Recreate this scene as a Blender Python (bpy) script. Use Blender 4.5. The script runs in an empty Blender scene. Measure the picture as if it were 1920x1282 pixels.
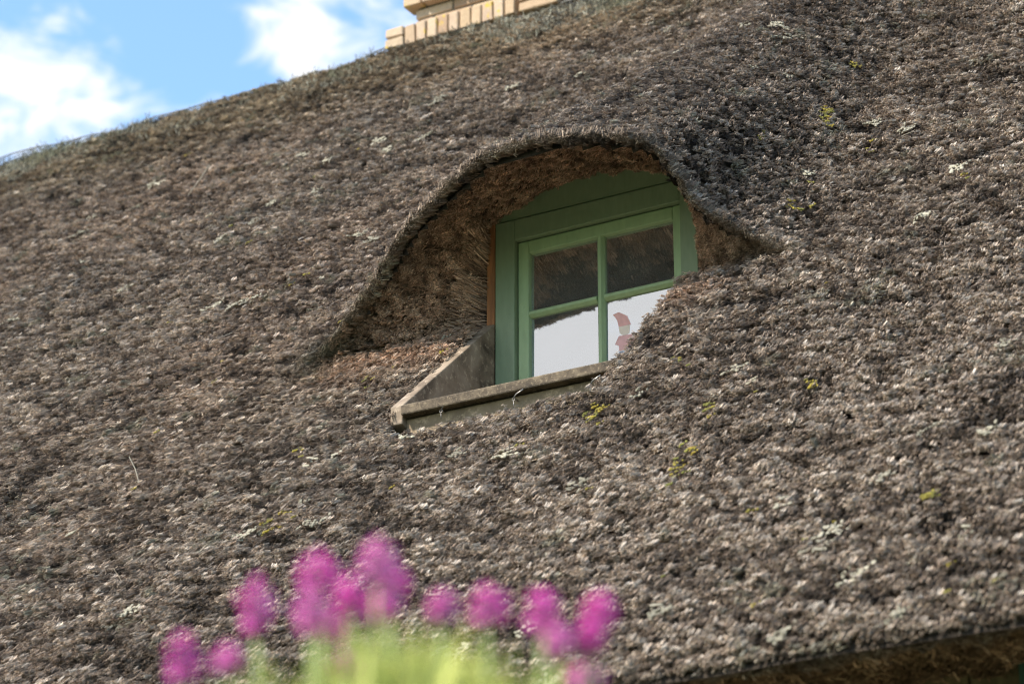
import bpy, bmesh, math, random
import numpy as np
from mathutils import Matrix, Vector

random.seed(7)
rng = np.random.default_rng(7)
SC = bpy.context.scene
COL = SC.collection
R_ = math.radians

# ------------------------------------------------------------------ camera
ZO = 4.22                                   # height of the dormer frame's foot above the ground
F_PX, PITCH, PSI = 5490.0, R_(22.3), R_(59.6)
fh = np.array([-math.cos(PSI), math.sin(PSI)])
FV = np.array([fh[0]*math.cos(PITCH), fh[1]*math.cos(PITCH), math.sin(PITCH)])
RV = np.array([fh[1], -fh[0], 0.0])
UV = np.cross(RV, FV)
def ray(x, y): return FV + RV*(x-960)/F_PX - UV*(y-641)/F_PX
_d = ray(928, 725); CAM = -_d/np.linalg.norm(_d)*9.5 + np.array([0, 0, ZO])
def proj(P):
    q = np.asarray(P) - CAM; z = q@FV
    return 960+F_PX*(q@RV)/z, 641-F_PX*(q@UV)/z, z
def on_y(px, Y):
    d = ray(*px); return CAM + d*(Y-CAM[1])/d[1]
def at_dist(px, D):
    d = ray(*px); return CAM + d/np.linalg.norm(d)*D
cam = bpy.data.cameras.new('camera'); camo = bpy.data.objects.new('camera', cam); COL.objects.link(camo)
M = Matrix(((RV[0], UV[0], -FV[0], CAM[0]), (RV[1], UV[1], -FV[1], CAM[1]), (RV[2], UV[2], -FV[2], CAM[2]), (0, 0, 0, 1)))
camo.matrix_world = M
cam.sensor_width = 36; cam.lens = F_PX/1920*36; cam.clip_start = 0.05; cam.clip_end = 20000
cam.dof.use_dof = True; cam.dof.aperture_fstop = 4.0
cam.dof.focus_distance = float((np.array([0.45, -0.1, ZO+0.3])-CAM)@FV)
SC.camera = camo

# ------------------------------------------------------------------ sky, sun, exposure
SUN_TO = Vector((-0.36, -0.60, 0.78)).normalized()      # from the scene towards the sun
SUN_STRENGTH, SUN_ANGLE, SKY_STRENGTH, CLOUD = 3.6, 3.5, 0.15, 0.55
SC.view_settings.view_transform = 'Standard'; SC.view_settings.look = 'None'
SC.view_settings.gamma = 1.0; SC.view_settings.use_curve_mapping = False
SC.view_settings.exposure = 1.2
SC.cycles.use_denoising = True; SC.cycles.denoising_prefilter = 'FAST'; SC.cycles.use_adaptive_sampling = False; SC.cycles.denoiser = 'OPENIMAGEDENOISE'; SC.cycles.denoising_input_passes = 'RGB_ALBEDO_NORMAL'
SC.cycles.pixel_filter_type = 'BLACKMAN_HARRIS'; SC.cycles.filter_width = 1.15
SC.cycles.max_bounces = 6; SC.cycles.diffuse_bounces = 3; SC.cycles.glossy_bounces = 4
SC.cycles.transparent_max_bounces = 12; SC.cycles.sample_clamp_indirect = 6

class NT:
    """small helper round a node tree"""
    def __init__(s, tree): s.t = tree; s.n = tree.nodes; s.l = tree.links
    def new(s, typ, **kw):
        nd = s.n.new(typ)
        for k, v in kw.items(): setattr(nd, k, v)
        return nd
    def link(s, a, b): s.l.new(a, b)
    def math(s, op, a, b=None, clamp=False):
        nd = s.n.new('ShaderNodeMath'); nd.operation = op; nd.use_clamp = clamp
        for i, v in enumerate((a, b)):
            if v is None: continue
            if isinstance(v, (int, float)): nd.inputs[i].default_value = v
            else: s.l.new(v, nd.inputs[i])
        return nd.outputs[0]
    def noise(s, vec, scale, detail=4, rough=.5, dist=0.0):
        nd = s.n.new('ShaderNodeTexNoise')
        nd.inputs['Scale'].default_value = scale; nd.inputs['Detail'].default_value = detail
        nd.inputs['Roughness'].default_value = rough; nd.inputs['Distortion'].default_value = dist
        if vec is not None: s.l.new(vec, nd.inputs['Vector'])
        return nd.outputs['Fac']
    def ramp(s, fac, stops):
        nd = s.n.new('ShaderNodeValToRGB'); e = nd.color_ramp.elements
        while len(e) < len(stops): e.new(.5)
        for i, (p, c) in enumerate(stops):
            e[i].position = p; e[i].color = tuple(c) + (1,) if len(c) == 3 else c
        s.l.new(fac, nd.inputs[0]); return nd.outputs[0]
    def mix(s, fac, a, b, typ='MIX'):
        nd = s.n.new('ShaderNodeMix'); nd.data_type = 'RGBA'; nd.blend_type = typ
        for k, v in (('Factor', fac), ('A', a), ('B', b)):
            sk = [i for i in nd.inputs if i.name == k and i.enabled][0]
            if isinstance(v, (int, float)): sk.default_value = v
            elif isinstance(v, tuple): sk.default_value = v + (1,) if len(v) == 3 else v
            else: s.l.new(v, sk)
        return [o for o in nd.outputs if o.enabled][0]

W = bpy.data.worlds.new('World'); SC.world = W; W.use_nodes = True
w = NT(W.node_tree); w.n.clear()
wo = w.new('ShaderNodeOutputWorld')
sky = w.new('ShaderNodeTexSky', sky_type='NISHITA'); sky.sun_disc = False
sky.sun_elevation = math.asin(SUN_TO.z); sky.sun_rotation = math.atan2(SUN_TO.x, SUN_TO.y)
sky.air_density = 1.0; sky.dust_density = 0.5; sky.ozone_density = 0.4; sky.altitude = 0
b1 = w.new('ShaderNodeBackground'); b1.inputs[1].default_value = SKY_STRENGTH; w.link(w.mix(1.0, sky.outputs[0], (.86, 1.0, 1.04), 'MULTIPLY'), b1.inputs[0])
b2 = w.new('ShaderNodeBackground'); b2.inputs[0].default_value = (1, .99, .985, 1); b2.inputs[1].default_value = CLOUD
tc = w.new('ShaderNodeTexCoord'); G = tc.outputs['Generated']
mp = w.new('ShaderNodeMapping'); mp.inputs['Scale'].default_value = (1, 1, 2.2); mp.inputs['Location'].default_value = (0.3, 0.1, 0.0)
w.link(G, mp.inputs[0])
big = w.noise(mp.outputs[0], 2.6, 6, .55, .3)           # broad cloud banks all round the sky
fine = w.noise(mp.outputs[0], 30, 10, .66, .6)
def bank(px, size, amp):
    d = ray(*px); d = d/np.linalg.norm(d)
    vm = w.new('ShaderNodeVectorMath', operation='DISTANCE'); w.link(G, vm.inputs[0]); vm.inputs[1].default_value = d
    q = w.math('DIVIDE', vm.outputs['Value'], size); q = w.math('MULTIPLY', q, q)
    return w.math('MULTIPLY', w.math('POWER', 2.718, w.math('MULTIPLY', q, -1.0)), amp)
s_ = w.math('MULTIPLY', w.math('SUBTRACT', big, .47), 2.2)
for a in (((-40, 345), .044, .34), ((610, 20), .026, .62), ((190, 125), .022, .50), ((560, 110), .012, .25), ((240, -10), .034, -.75), ((440, 130), .014, -.35), ((690, 10), .012, -.3)):
    s_ = w.math('ADD', s_, bank(*a))
d_ = w.new('ShaderNodeVectorMath', operation='DISTANCE'); w.link(G, d_.inputs[0]); d_.inputs[1].default_value = (-.468, -.798, .38)   # bright bank mirrored in the panes
s_ = w.math('ADD', s_, w.math('MULTIPLY', w.math('SUBTRACT', 1.0, w.math('MULTIPLY', d_.outputs['Value'], 1.3), True), 1.5))
s_ = w.math('ADD', s_, w.math('MULTIPLY', w.math('SUBTRACT', fine, .5), 3.0))
mr = w.new('ShaderNodeMapRange', interpolation_type='SMOOTHSTEP'); mr.inputs['From Min'].default_value = -.05; mr.inputs['From Max'].default_value = .95
w.link(s_, mr.inputs['Value'])
ms = w.new('ShaderNodeMixShader'); w.link(mr.outputs[0], ms.inputs[0]); w.link(b1.outputs[0], ms.inputs[1]); w.link(b2.outputs[0], ms.inputs[2])
w.link(ms.outputs[0], wo.inputs[0])

sl = bpy.data.lights.new('sun', 'SUN'); sl.energy = SUN_STRENGTH; sl.angle = R_(SUN_ANGLE); sl.color = (1, .93, .82)
so = bpy.data.objects.new('sun', sl); COL.objects.link(so); so.rotation_euler = SUN_TO.to_track_quat('Z', 'Y').to_euler()
so.location = (-6, -8, 14)

# ------------------------------------------------------------------ helpers
def link(o, parent=None):
    COL.objects.link(o)
    if parent: o.parent = parent
    return o
def mesh_obj(name, verts, faces, mat, parent=None, smooth=False):
    me = bpy.data.meshes.new(name); me.from_pydata([tuple(map(float, v)) for v in verts], [], faces); me.update()
    if smooth: me.polygons.foreach_set('use_smooth', [True]*len(me.polygons))
    if mat: me.materials.append(mat)
    return link(bpy.data.objects.new(name, me), parent)
def bm_obj(name, bm, mat, parent=None, smooth=False):
    me = bpy.data.meshes.new(name); bmesh.ops.recalc_face_normals(bm, faces=bm.faces[:]); bm.to_mesh(me); bm.free()
    if smooth: me.polygons.foreach_set('use_smooth', [True]*len(me.polygons))
    if mat: me.materials.append(mat)
    return link(bpy.data.objects.new(name, me), parent)
def box_bm(lo, hi, bev=0.0, seg=2):
    bm = bmesh.new(); bmesh.ops.create_cube(bm, size=1)
    lo, hi = np.array(lo, float), np.array(hi, float)
    for v in bm.verts: v.co = Vector((lo+hi)/2 + np.array(v.co)*(hi-lo))
    if bev: bmesh.ops.bevel(bm, geom=bm.edges[:], offset=bev, segments=seg, affect='EDGES', profile=.5)
    return bm
def box(name, lo, hi, mat, parent, bev=0.003): return bm_obj(name, box_bm(lo, hi, bev), mat, parent)
def prism_bm(poly, axis_vec, bev=0.0):
    """polygon (3-D points) pushed along axis_vec"""
    bm = bmesh.new(); vs = [bm.verts.new(p) for p in poly]; f = bm.faces.new(vs)
    r = bmesh.ops.extrude_face_region(bm, geom=[f])
    for e in r['geom']:
        if isinstance(e, bmesh.types.BMVert): e.co += Vector(axis_vec)
    bmesh.ops.recalc_face_normals(bm, faces=bm.faces[:])
    if bev: bmesh.ops.bevel(bm, geom=bm.edges[:], offset=bev, segments=2, affect='EDGES', profile=.5)
    return bm
def tube_data(pts, rad, sides=6, cap=True):
    pts = [Vector(p) for p in pts]; rad = rad if hasattr(rad, '__len__') else [rad]*len(pts)
    V, Fc = [], []
    for i, p in enumerate(pts):
        t = (pts[min(i+1, len(pts)-1)]-pts[max(i-1, 0)]).normalized()
        a = t.orthogonal().normalized() if i == 0 else (a - t*a.dot(t)).normalized()
        b = t.cross(a)
        for k in range(sides):
            an = 2*math.pi*k/sides; V.append(p+(a*math.cos(an)+b*math.sin(an))*rad[i])
    for i in range(len(pts)-1):
        for k in range(sides):
            Fc.append((i*sides+k, i*sides+(k+1) % sides, (i+1)*sides+(k+1) % sides, (i+1)*sides+k))
    if cap:
        Fc.append(tuple(range(sides))[::-1]); Fc.append(tuple((len(pts)-1)*sides+k for k in range(sides)))
    return V, Fc
class MB:
    def __init__(s): s.v, s.f = [], []
    def add(s, V, Fc):
        o = len(s.v); s.v += [tuple(x) for x in V]; s.f += [tuple(i+o for i in q) for q in Fc]
    def build(s, name, mat, parent=None, smooth=False): return mesh_obj(name, s.v, s.f, mat, parent, smooth)
def tag(o, label=None, cat=None, group=None, kind=None):
    for k, v in (('label', label), ('category', cat), ('group', group), ('kind', kind)):
        if v: o[k] = v
    return o
def empty(name, loc=(0, 0, 0), parent=None):
    o = bpy.data.objects.new(name, None); o.location = loc; o.empty_display_size = .2
    return link(o, parent)
def Z(p): return (p[0], p[1], p[2]+ZO)

# value noise in numpy
_perm = rng.random((64, 64, 64)).astype(np.float32)
def vnoise(P, scale):
    q = P*scale; i = np.floor(q).astype(int); f = q-i; f = f*f*(3-2*f); r = 0
    for dx in (0, 1):
        for dy in (0, 1):
            for dz in (0, 1):
                wgt = (f[:, 0] if dx else 1-f[:, 0])*(f[:, 1] if dy else 1-f[:, 1])*(f[:, 2] if dz else 1-f[:, 2])
                r = r + wgt*_perm[(i[:, 0]+dx) % 64, (i[:, 1]+dy) % 64, (i[:, 2]+dz) % 64]
    return r
def fbm(P, scale, octv=3):
    return sum(vnoise(P+11.3*k, scale*2**k)*.5**k for k in range(octv))/sum(.5**k for k in range(octv))

# ------------------------------------------------------------------ materials
def mat_new(name):
    m = bpy.data.materials.new(name); m.use_nodes = True; n = NT(m.node_tree)
    return m, n, n.n['Principled BSDF']
def bump(n, p, h, dist, strength=1.0):
    b = n.new('ShaderNodeBump'); b.inputs['Distance'].default_value = dist; b.inputs['Strength'].default_value = strength
    n.link(h, b.inputs['Height']); n.link(b.outputs[0], p.inputs['Normal'])
def coords(n): return n.new('ShaderNodeTexCoord').outputs['Object']
def m_straw():
    m, n, p = mat_new('weathered_reed')
    a = n.new('ShaderNodeAttribute', attribute_type='INSTANCER', attribute_name='tint')
    v = n.new('ShaderNodeAttribute', attribute_type='GEOMETRY', attribute_name='shade')
    c = n.mix(1.0, a.outputs['Color'], v.outputs['Color'], 'MULTIPLY')
    n.link(c, p.inputs['Base Color']); p.inputs['Roughness'].default_value = .75
    p.inputs['Specular IOR Level'].default_value = .25
    return m
def m_plain(name, col, rough=.7, var=.25, scale=20, bumpd=0.0, spec=.3, stretch=None):
    m, n, p = mat_new(name); c = coords(n)
    if stretch:
        mpn = n.new('ShaderNodeMapping'); mpn.inputs['Scale'].default_value = stretch; n.link(c, mpn.inputs[0]); c = mpn.outputs[0]
    f = n.noise(c, scale, 5, .6)
    lo = tuple(x*(1-var) for x in col); hi = tuple(min(1, x*(1+var)) for x in col)
    n.link(n.ramp(f, [(.3, lo), (.7, hi)]), p.inputs['Base Color'])
    p.inputs['Roughness'].default_value = rough; p.inputs['Specular IOR Level'].default_value = spec
    if bumpd: bump(n, p, n.noise(c, scale*3, 6, .65), bumpd)
    return m
def m_green(name='green_paint', k=(1, 1, 1)):
    m, n, p = mat_new(name); c = coords(n)
    mpn = n.new('ShaderNodeMapping'); mpn.inputs['Scale'].default_value = (6, 6, 1.2); n.link(c, mpn.inputs[0])
    f = n.noise(mpn.outputs[0], 9, 6, .6); d = n.noise(c, 38, 7, .7)
    col = n.ramp(f, [(.25, (.17*k[0], .23*k[1], .14*k[2])), (.75, (.225*k[0], .29*k[1], .185*k[2]))])
    chips = n.ramp(d, [(.66, (0, 0, 0)), (.72, (1, 1, 1))])
    n.link(n.mix(chips, col, (.22, .26, .18)), p.inputs['Base Color'])
    p.inputs['Roughness'].default_value = .48; p.inputs['Specular IOR Level'].default_value = .4
    bump(n, p, f, .0012, .5); return m
def m_weathered(name, stops, scale, bumpd):
    """stained cement or wood: broad stains plus fine flecks"""
    m, n, p = mat_new(name); c = coords(n)
    a = n.noise(c, scale, 6, .62, .5); b = n.noise(c, scale*4.5, 6, .75)
    col = n.ramp(a, stops)
    fleck = n.ramp(b, [(.54, (0, 0, 0)), (.62, (1, 1, 1))])
    n.link(n.mix(n.math('MULTIPLY', fleck, .55), col, tuple(min(1, x*1.6) for x in stops[-1][1])), p.inputs['Base Color'])
    p.inputs['Roughness'].default_value = .85; bump(n, p, b, bumpd); return m
def m_glass():
    m = bpy.data.materials.new('window_glass'); m.use_nodes = True; n = NT(m.node_tree); n.n.clear()
    o = n.new('ShaderNodeOutputMaterial'); g = n.new('ShaderNodeBsdfGlossy'); g.inputs['Roughness'].default_value = .028
    g.inputs['Color'].default_value = (.95, .97, 1, 1)
    t = n.new('ShaderNodeBsdfTransparent'); t.inputs['Color'].default_value = (.96, .98, .97, 1)
    fr = n.new('ShaderNodeFresnel'); fr.inputs['IOR'].default_value = 7.0
    c = coords(n); bm_ = n.new('ShaderNodeBump'); bm_.inputs['Distance'].default_value = .0004; bm_.inputs['Strength'].default_value = .3
    n.link(n.noise(c, 7, 2), bm_.inputs['Height']); n.link(bm_.outputs[0], g.inputs['Normal'])
    s = n.new('ShaderNodeMixShader'); n.link(fr.outputs[0], s.inputs[0]); n.link(t.outputs[0], s.inputs[1]); n.link(g.outputs[0], s.inputs[2])
    df = n.new('ShaderNodeBsdfDiffuse'); df.inputs['Color'].default_value = (.7, .7, .66, 1)
    s2 = n.new('ShaderNodeMixShader'); n.link(n.math('MULTIPLY', n.noise(c, 11, 6, .7), .16), s2.inputs[0])
    n.link(s.outputs[0], s2.inputs[1]); n.link(df.outputs[0], s2.inputs[2]); n.link(s2.outputs[0], o.inputs[0]); return m
def m_brick():
    m, n, p = mat_new('buff_brick'); c = coords(n)
    oi = n.new('ShaderNodeObjectInfo'); add = n.new('ShaderNodeVectorMath', operation='ADD'); n.link(c, add.inputs[0])
    cb = n.new('ShaderNodeCombineXYZ'); n.link(n.math('MULTIPLY', oi.outputs['Random'], 50), cb.inputs[0]); n.link(cb.outputs[0], add.inputs[1])
    base = n.ramp(oi.outputs['Random'], [(0, (.38, .25, .16)), (.3, (.56, .42, .26)), (.65, (.50, .37, .27)), (1, (.62, .50, .35))])
    f = n.noise(add.outputs[0], 24, 6, .65); col = n.mix(n.math('MULTIPLY', f, .75), base, (.30, .20, .13))
    y = n.ramp(n.noise(add.outputs[0], 13, 4, .6), [(.62, (0, 0, 0)), (.67, (1, 1, 1))])
    n.link(n.mix(n.math('MULTIPLY', y, .8), col, (.55, .38, .03)), p.inputs['Base Color'])
    p.inputs['Roughness'].default_value = .9; bump(n, p, n.noise(add.outputs[0], 60, 6, .7), .004); return m
def m_flat(name, col, rough=.6):
    m, n, p = mat_new(name); f = n.noise(coords(n), 60, 3)
    n.link(n.ramp(f, [(.3, tuple(x*.85 for x in col)), (.7, col)]), p.inputs['Base Color']); p.inputs['Roughness'].default_value = rough; return m

STRAW = m_straw()
BASE = m_plain('matted_thatch', (.055, .042, .032), .95, .5, 60, .01)
GREEN = m_green(); GREEN_LIT = m_green('lit_sash_green', (1.5, 1.56, 1.38)); GLASS = m_glass(); BRICK = m_brick()  # sash gets the frame's green, lightened in colour for the light it catches
MORTAR = m_plain('grey_mortar', (.13, .115, .095), .95, .3, 40, .003)
BATTEN = m_plain('bare_red_wood', (.30, .13, .055), .7, .35, 12, .001, stretch=(6, 6, .6))
CEMENT = m_weathered('stained_cement', [(.30, (.06, .041, .026)), (.47, (.19, .142, .098)), (.75, (.32, .255, .19))], 8, .0015)
LICHEN_WOOD = m_weathered('lichened_sill', [(.3, (.03, .022, .014)), (.5, (.085, .062, .039)), (.75, (.20, .155, .10))], 24, .003)
TAN = m_weathered('weathered_board', [(.3, (.14, .10, .062)), (.55, (.27, .20, .125)), (.8, (.36, .27, .175))], 9, .001)
METAL = m_plain('dull_steel', (.30, .28, .26), .45, .3, 60); METAL.node_tree.nodes['Principled BSDF'].inputs['Metallic'].default_value = .8
WIRE = m_plain('dark_wire', (.05, .05, .05), .5, .3, 60)
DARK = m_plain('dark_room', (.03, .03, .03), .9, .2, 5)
WALLP = m_plain('wall_plaster', (.35, .31, .24), .9, .15, 6, .002)
PLANK = m_plain('stained_plank', (.12, .095, .045), .7, .4, 10, .001, stretch=(5, 5, .5))
GREENDARK = m_plain('dark_green_paint', (.03, .075, .05), .5, .2, 12)

# ------------------------------------------------------------------ the cottage and its roof surface
house = tag(empty('thatched_cottage', (0.3, 0.5, 0)), 'thatched cottage with brown reed roof, eyebrow dormer and buff brick chimney', 'house')
house_off = Vector((0.3, 0.5, 0))
def adopt(o, parent=house):
    """parent keeping the world place (vertices are in world metres)"""
    o.parent = parent; o.matrix_parent_inverse = Matrix.Translation(-house_off) if parent == house else Matrix.Identity(4); return o

RIDGE_Y, RIDGE_Z, EAVE_Z, ROOF_C = 2.885, 3.13, -1.665, -0.291   # front slope: y = z + ROOF_C (45 degrees)
BETA = R_(36.5)
LIP = []
_k, _c = 1.2, -.12+1.2*.17
for px in [(600, 675), (645, 605), (690, 540), (750, 430), (830, 348), (900, 290), (1000, 262), (1100, 252), (1200, 260), (1240, 283), (1266, 326), (1290, 377), (1355, 417), (1390, 431), (1437, 450), (1484, 473)]:
    d = ray(*px); nrm = np.array([0, 1, _k]); c0 = CAM-np.array([0, 0, ZO])
    LIP.append(c0 + d*(_c-nrm@c0)/(nrm@d))
LIP = np.array(LIP); LIP[:, 0] = np.maximum.accumulate(LIP[:, 0]+np.arange(len(LIP))*1e-4)
XT = np.linspace(-2.2, 2.8, 1001); dxt = XT[1]-XT[0]
zt = np.interp(XT, LIP[:, 0], LIP[:, 2]); yt = np.interp(XT, LIP[:, 0], LIP[:, 1])
zt = np.where(XT < LIP[0, 0], LIP[0, 2]-(LIP[0, 0]-XT)*.75, zt); zt = np.where(XT > LIP[-1, 0], LIP[-1, 2]-(XT-LIP[-1, 0])*.75, zt)
def gblur(a, s):
    r = int(4*s/dxt); k = np.exp(-.5*(np.arange(-r, r+1)*dxt/s)**2); k /= k.sum()
    return np.convolve(np.pad(a, r, mode='reflect', reflect_type='odd'), k, 'valid')
ZS, ZL, YS, YL = gblur(zt, .02), gblur(zt, .19), gblur(yt, .02), gblur(yt, .19)
def roof_y(x, z):
    """depth of the thatch surface over the facade plane"""
    P = np.stack([x, z*0, z], -1)
    und = (fbm(P, .9, 2)-.5)*.09 + (fbm(P+5, 3.0, 2)-.5)*.03
    yr = z + ROOF_C + und
    a = np.interp(x, XT, ZS); b = np.interp(x, XT, ZL)
    t = np.clip((z-a)/.7, 0, 1); t = t*t*(3-2*t)
    zl = a*(1-t)+b*t; yl = np.interp(x, XT, YS)*(1-t)+np.interp(x, XT, YL)*t
    yh = yl + np.where(z > zl, (z-zl)/math.tan(BETA), (zl-z)*2.5) + und*.5
    k = .03 + .09*np.clip((z-.3)/1.2, 0, 1)
    m = np.minimum(yr, yh)
    y = m - k*np.log(np.exp(-(yr-m)/k)+np.exp(-(yh-m)/k))
    y = y + k*np.log(2)*np.exp(-((yr-yh)/(6*k))**2)*0
    # rounded eave edge
    e = np.clip((EAVE_Z+.14-z)/.14, 0, 1); y = y + .02*e*e
    return y
def roof_n(x, z, e=.008):
    zl0 = np.interp(x, XT, ZS)
    z = np.where((x > -.75) & (x < 1.25) & (np.abs(z-zl0) < .02), zl0+.02, z)
    gx = (roof_y(x+e, z)-roof_y(x-e, z))/(2*e); gz = (roof_y(x, z+e)-roof_y(x, z-e))/(2*e)
    n = np.stack([gx, -np.ones_like(gx), gz], -1)
    return n/np.linalg.norm(n, axis=1, keepdims=True), np.sqrt(1+gx**2+gz**2)
FOLD = .185
NX0, NX1, NZ0 = -.035, .745, -.412
def in_hole(x, z, grow=0.0):
    zl = np.interp(x, XT, ZS)
    mouth = (x > LIP[0, 0]) & (x < LIP[-1, 0]) & (z > FOLD-grow) & (z < zl+grow)
    notch = (x > NX0-grow) & (x < NX1+grow) & (z > NZ0-grow) & (z <= FOLD+.05)
    return mouth | notch
X0, X1 = -6.6, 4.2
def dense(lo, hi, flo, fhi, c, f):
    a = [lo]
    while a[-1] < hi: a.append(a[-1] + (f if flo < a[-1] < fhi else c))
    return np.array(a)
gx_, gz_ = dense(X0, X1, -.9, 1.4, .05, .016), dense(EAVE_Z, RIDGE_Z, -.4, 1.1, .05, .016); gz_[-1] = RIDGE_Z
GX, GZ = np.meshgrid(gx_, gz_); fx, fz = GX.ravel(), GZ.ravel()
nn, _ = roof_n(fx, fz)
sv = np.stack([fx, roof_y(fx, fz), fz+ZO], -1) - nn*.024
zl_g = np.interp(fx, XT, ZS); nl_ = (fx > LIP[0, 0]) & (fx < LIP[-1, 0]) & (np.abs(fz-zl_g) < .06)
sv[nl_, 1] += .03*(1-np.abs(fz-zl_g)[nl_]/.06)
nxg, nzg = len(gx_), len(gz_)
cx = (GX[:-1, :-1]+GX[1:, 1:])/2; cz = (GZ[:-1, :-1]+GZ[1:, 1:])/2
keep = ~in_hole(cx.ravel(), cz.ravel()).reshape(cx.shape)
faces = [(j*nxg+i, j*nxg+i+1, (j+1)*nxg+i+1, (j+1)*nxg+i) for j in range(nzg-1) for i in range(nxg-1) if keep[j, i]]
roof = adopt(mesh_obj('roof_slope', sv, faces, BASE, None, True))
# back slope, eave underside and gables close the volume
mb = MB()
yb = 2*RIDGE_Y - (EAVE_Z+ROOF_C)
mb.add([(X0, RIDGE_Y-.03, RIDGE_Z+ZO-.03), (X1, RIDGE_Y-.03, RIDGE_Z+ZO-.03), (X1, yb, EAVE_Z+ZO), (X0, yb, EAVE_Z+ZO)], [(0, 1, 2, 3)])
adopt(mb.build('rear_roof_slope', BASE))
mb = MB(); ye = EAVE_Z+ROOF_C
mb.add([(X0, ye+.08, EAVE_Z+ZO+.012), (X1, ye+.08, EAVE_Z+ZO+.012), (X1, -1.30, EAVE_Z+ZO+.06), (X0, -1.30, EAVE_Z+ZO+.06)], [(0, 1, 2, 3)])
adopt(mb.build('eave_soffit', BASE))
WY = -1.44
walls = MB()
for (a, b) in (((X0+.3, WY), (X1-.3, WY)), ((X1-.3, WY), (X1-.3, yb-.5)), ((X1-.3, yb-.5), (X0+.3, yb-.5)), ((X0+.3, yb-.5), (X0+.3, WY))):
    walls.add([(a[0], a[1], 0), (b[0], b[1], 0), (b[0], b[1], EAVE_Z+ZO+.2), (a[0], a[1], EAVE_Z+ZO+.2)], [(0, 1, 2, 3)])
for xg in (X0+.3, X1-.3):
    walls.add([(xg, WY, EAVE_Z+ZO+.2), (xg, yb-.5, EAVE_Z+ZO+.2), (xg, RIDGE_Y, RIDGE_Z+ZO-.06)], [(0, 1, 2)])
adopt(walls.build('wall', WALLP))

# mouth of the dormer: loft between the lip and the window's outline
def arch_z(x): return .56 + .11*(1-((x-.36)/.40)**2)
LT = np.linspace(0, 1, 161)
seg = np.r_[0, np.cumsum(np.linalg.norm(np.diff(LIP, axis=0), axis=1))]; seg /= seg[-1]
lx = np.interp(LT, seg, LIP[:, 0]); lz = np.interp(lx, XT, ZS); ly = roof_y(lx, lz)
lip = np.stack([lx, ly, lz], -1)
win = []
for t in LT:
    if t < .36: win.append((-.03, .0, .20+.36*t/.36))
    elif t < .74: x = -.03+.78*(t-.36)/.38; win.append((x, .0, arch_z(np.clip(x, 0, .72))))
    else: win.append((.75, .0, .56-.36*(t-.74)/.26))
win = np.array(win)
for _ in range(6): win[1:-1] = .5*win[1:-1]+.25*(win[:-2]+win[2:]); lip[1:-1] = .5*lip[1:-1]+.25*(lip[:-2]+lip[2:])
NV = 24
def mouth(ti, v):
    """ti index along, v 0 at the lip .. 1 at the window"""
    a, b = lip[ti], win[ti]
    v = np.asarray(v)[..., None]
    p = a*(1-v)+b*v
    side = np.sin(np.pi*v[..., 0])
    p[..., 2] += .035*side*np.sin(np.pi*LT[ti])
    p[..., 1] += -.03*side
    return p
mv = np.concatenate([mouth(np.arange(161), np.full(161, j/NV)) for j in range(NV+1)]).reshape(NV+1, 161, 3)
gt = np.gradient(mv, axis=1); gv = np.gradient(mv, axis=0)
mn = np.cross(gt.reshape(-1, 3), gv.reshape(-1, 3)); mn /= np.linalg.norm(mn, axis=1, keepdims=True)+1e-9
mn = mn.reshape(mv.shape)
if mn[NV//2, 80, 2] > 0: mn = -mn            # into the open mouth: downwards at the crown
mfaces = [(j*161+i, j*161+i+1, (j+1)*161+i+1, (j+1)*161+i) for j in range(NV) for i in range(160)]
wv_ = np.clip(np.arange(NV+1)/NV/.25, 0, 1)[:, None, None]
mverts = (mv-mn*.018*wv_+np.array([0, .04, .014])*(1-wv_)+np.array([0, 0, ZO])).reshape(-1, 3)
adopt(mesh_obj('dormer_soffit', mverts, mfaces, BASE, None, True))

# ------------------------------------------------------------------ reeds
SRC = bpy.data.collections.new('reed_sources')          # sources only, not linked to the scene
def tuft(name, nst, rad, r0, r1, ln, jit, lenj, bend=0.0, sides=5, coll=SRC):
    V, Fc, shade = [], [], []
    for i in range(nst):
        a = random.random()*6.283; rr = rad*math.sqrt(random.random()); ox, oy = rr*math.cos(a), rr*math.sin(a)
        ta = random.random()*6.283; tl = abs(random.gauss(0, jit))
        dv = Vector((math.sin(tl)*math.cos(ta), math.sin(tl)*math.sin(ta), math.cos(tl)))
        top = random.uniform(-lenj, lenj); r = random.uniform(r0, r1)
        L = ln; p1 = Vector((ox, oy, top)); p0 = p1 - dv*L
        bv = Vector((random.gauss(0, 1), random.gauss(0, 1), 0))*bend
        pts = [p0, (p0+p1)/2+bv, p1] if bend else [p0, p1]
        tv, tf = tube_data(pts, [r*1.0]*(len(pts)-1)+[r*.82], sides, False)
        tf.append(tuple((len(pts)-1)*sides+k for k in range(sides)))
        o = len(V); V += tv; Fc += [tuple(q+o for q in f) for f in tf]
        s = math.exp(random.gauss(0, .32)); wv = random.uniform(-.06, .06)
        shade += [(s*(1+wv), s, s*(1-wv), 1)]*len(tv)
    me = bpy.data.meshes.new(name); me.from_pydata([tuple(v) for v in V], [], Fc)
    at = me.color_attributes.new('shade', 'FLOAT_COLOR', 'POINT'); at.data.foreach_set('color', np.array(shade, np.float32).ravel())
    me.materials.append(STRAW); o = bpy.data.objects.new(name, me); coll.objects.link(o); return o
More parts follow.
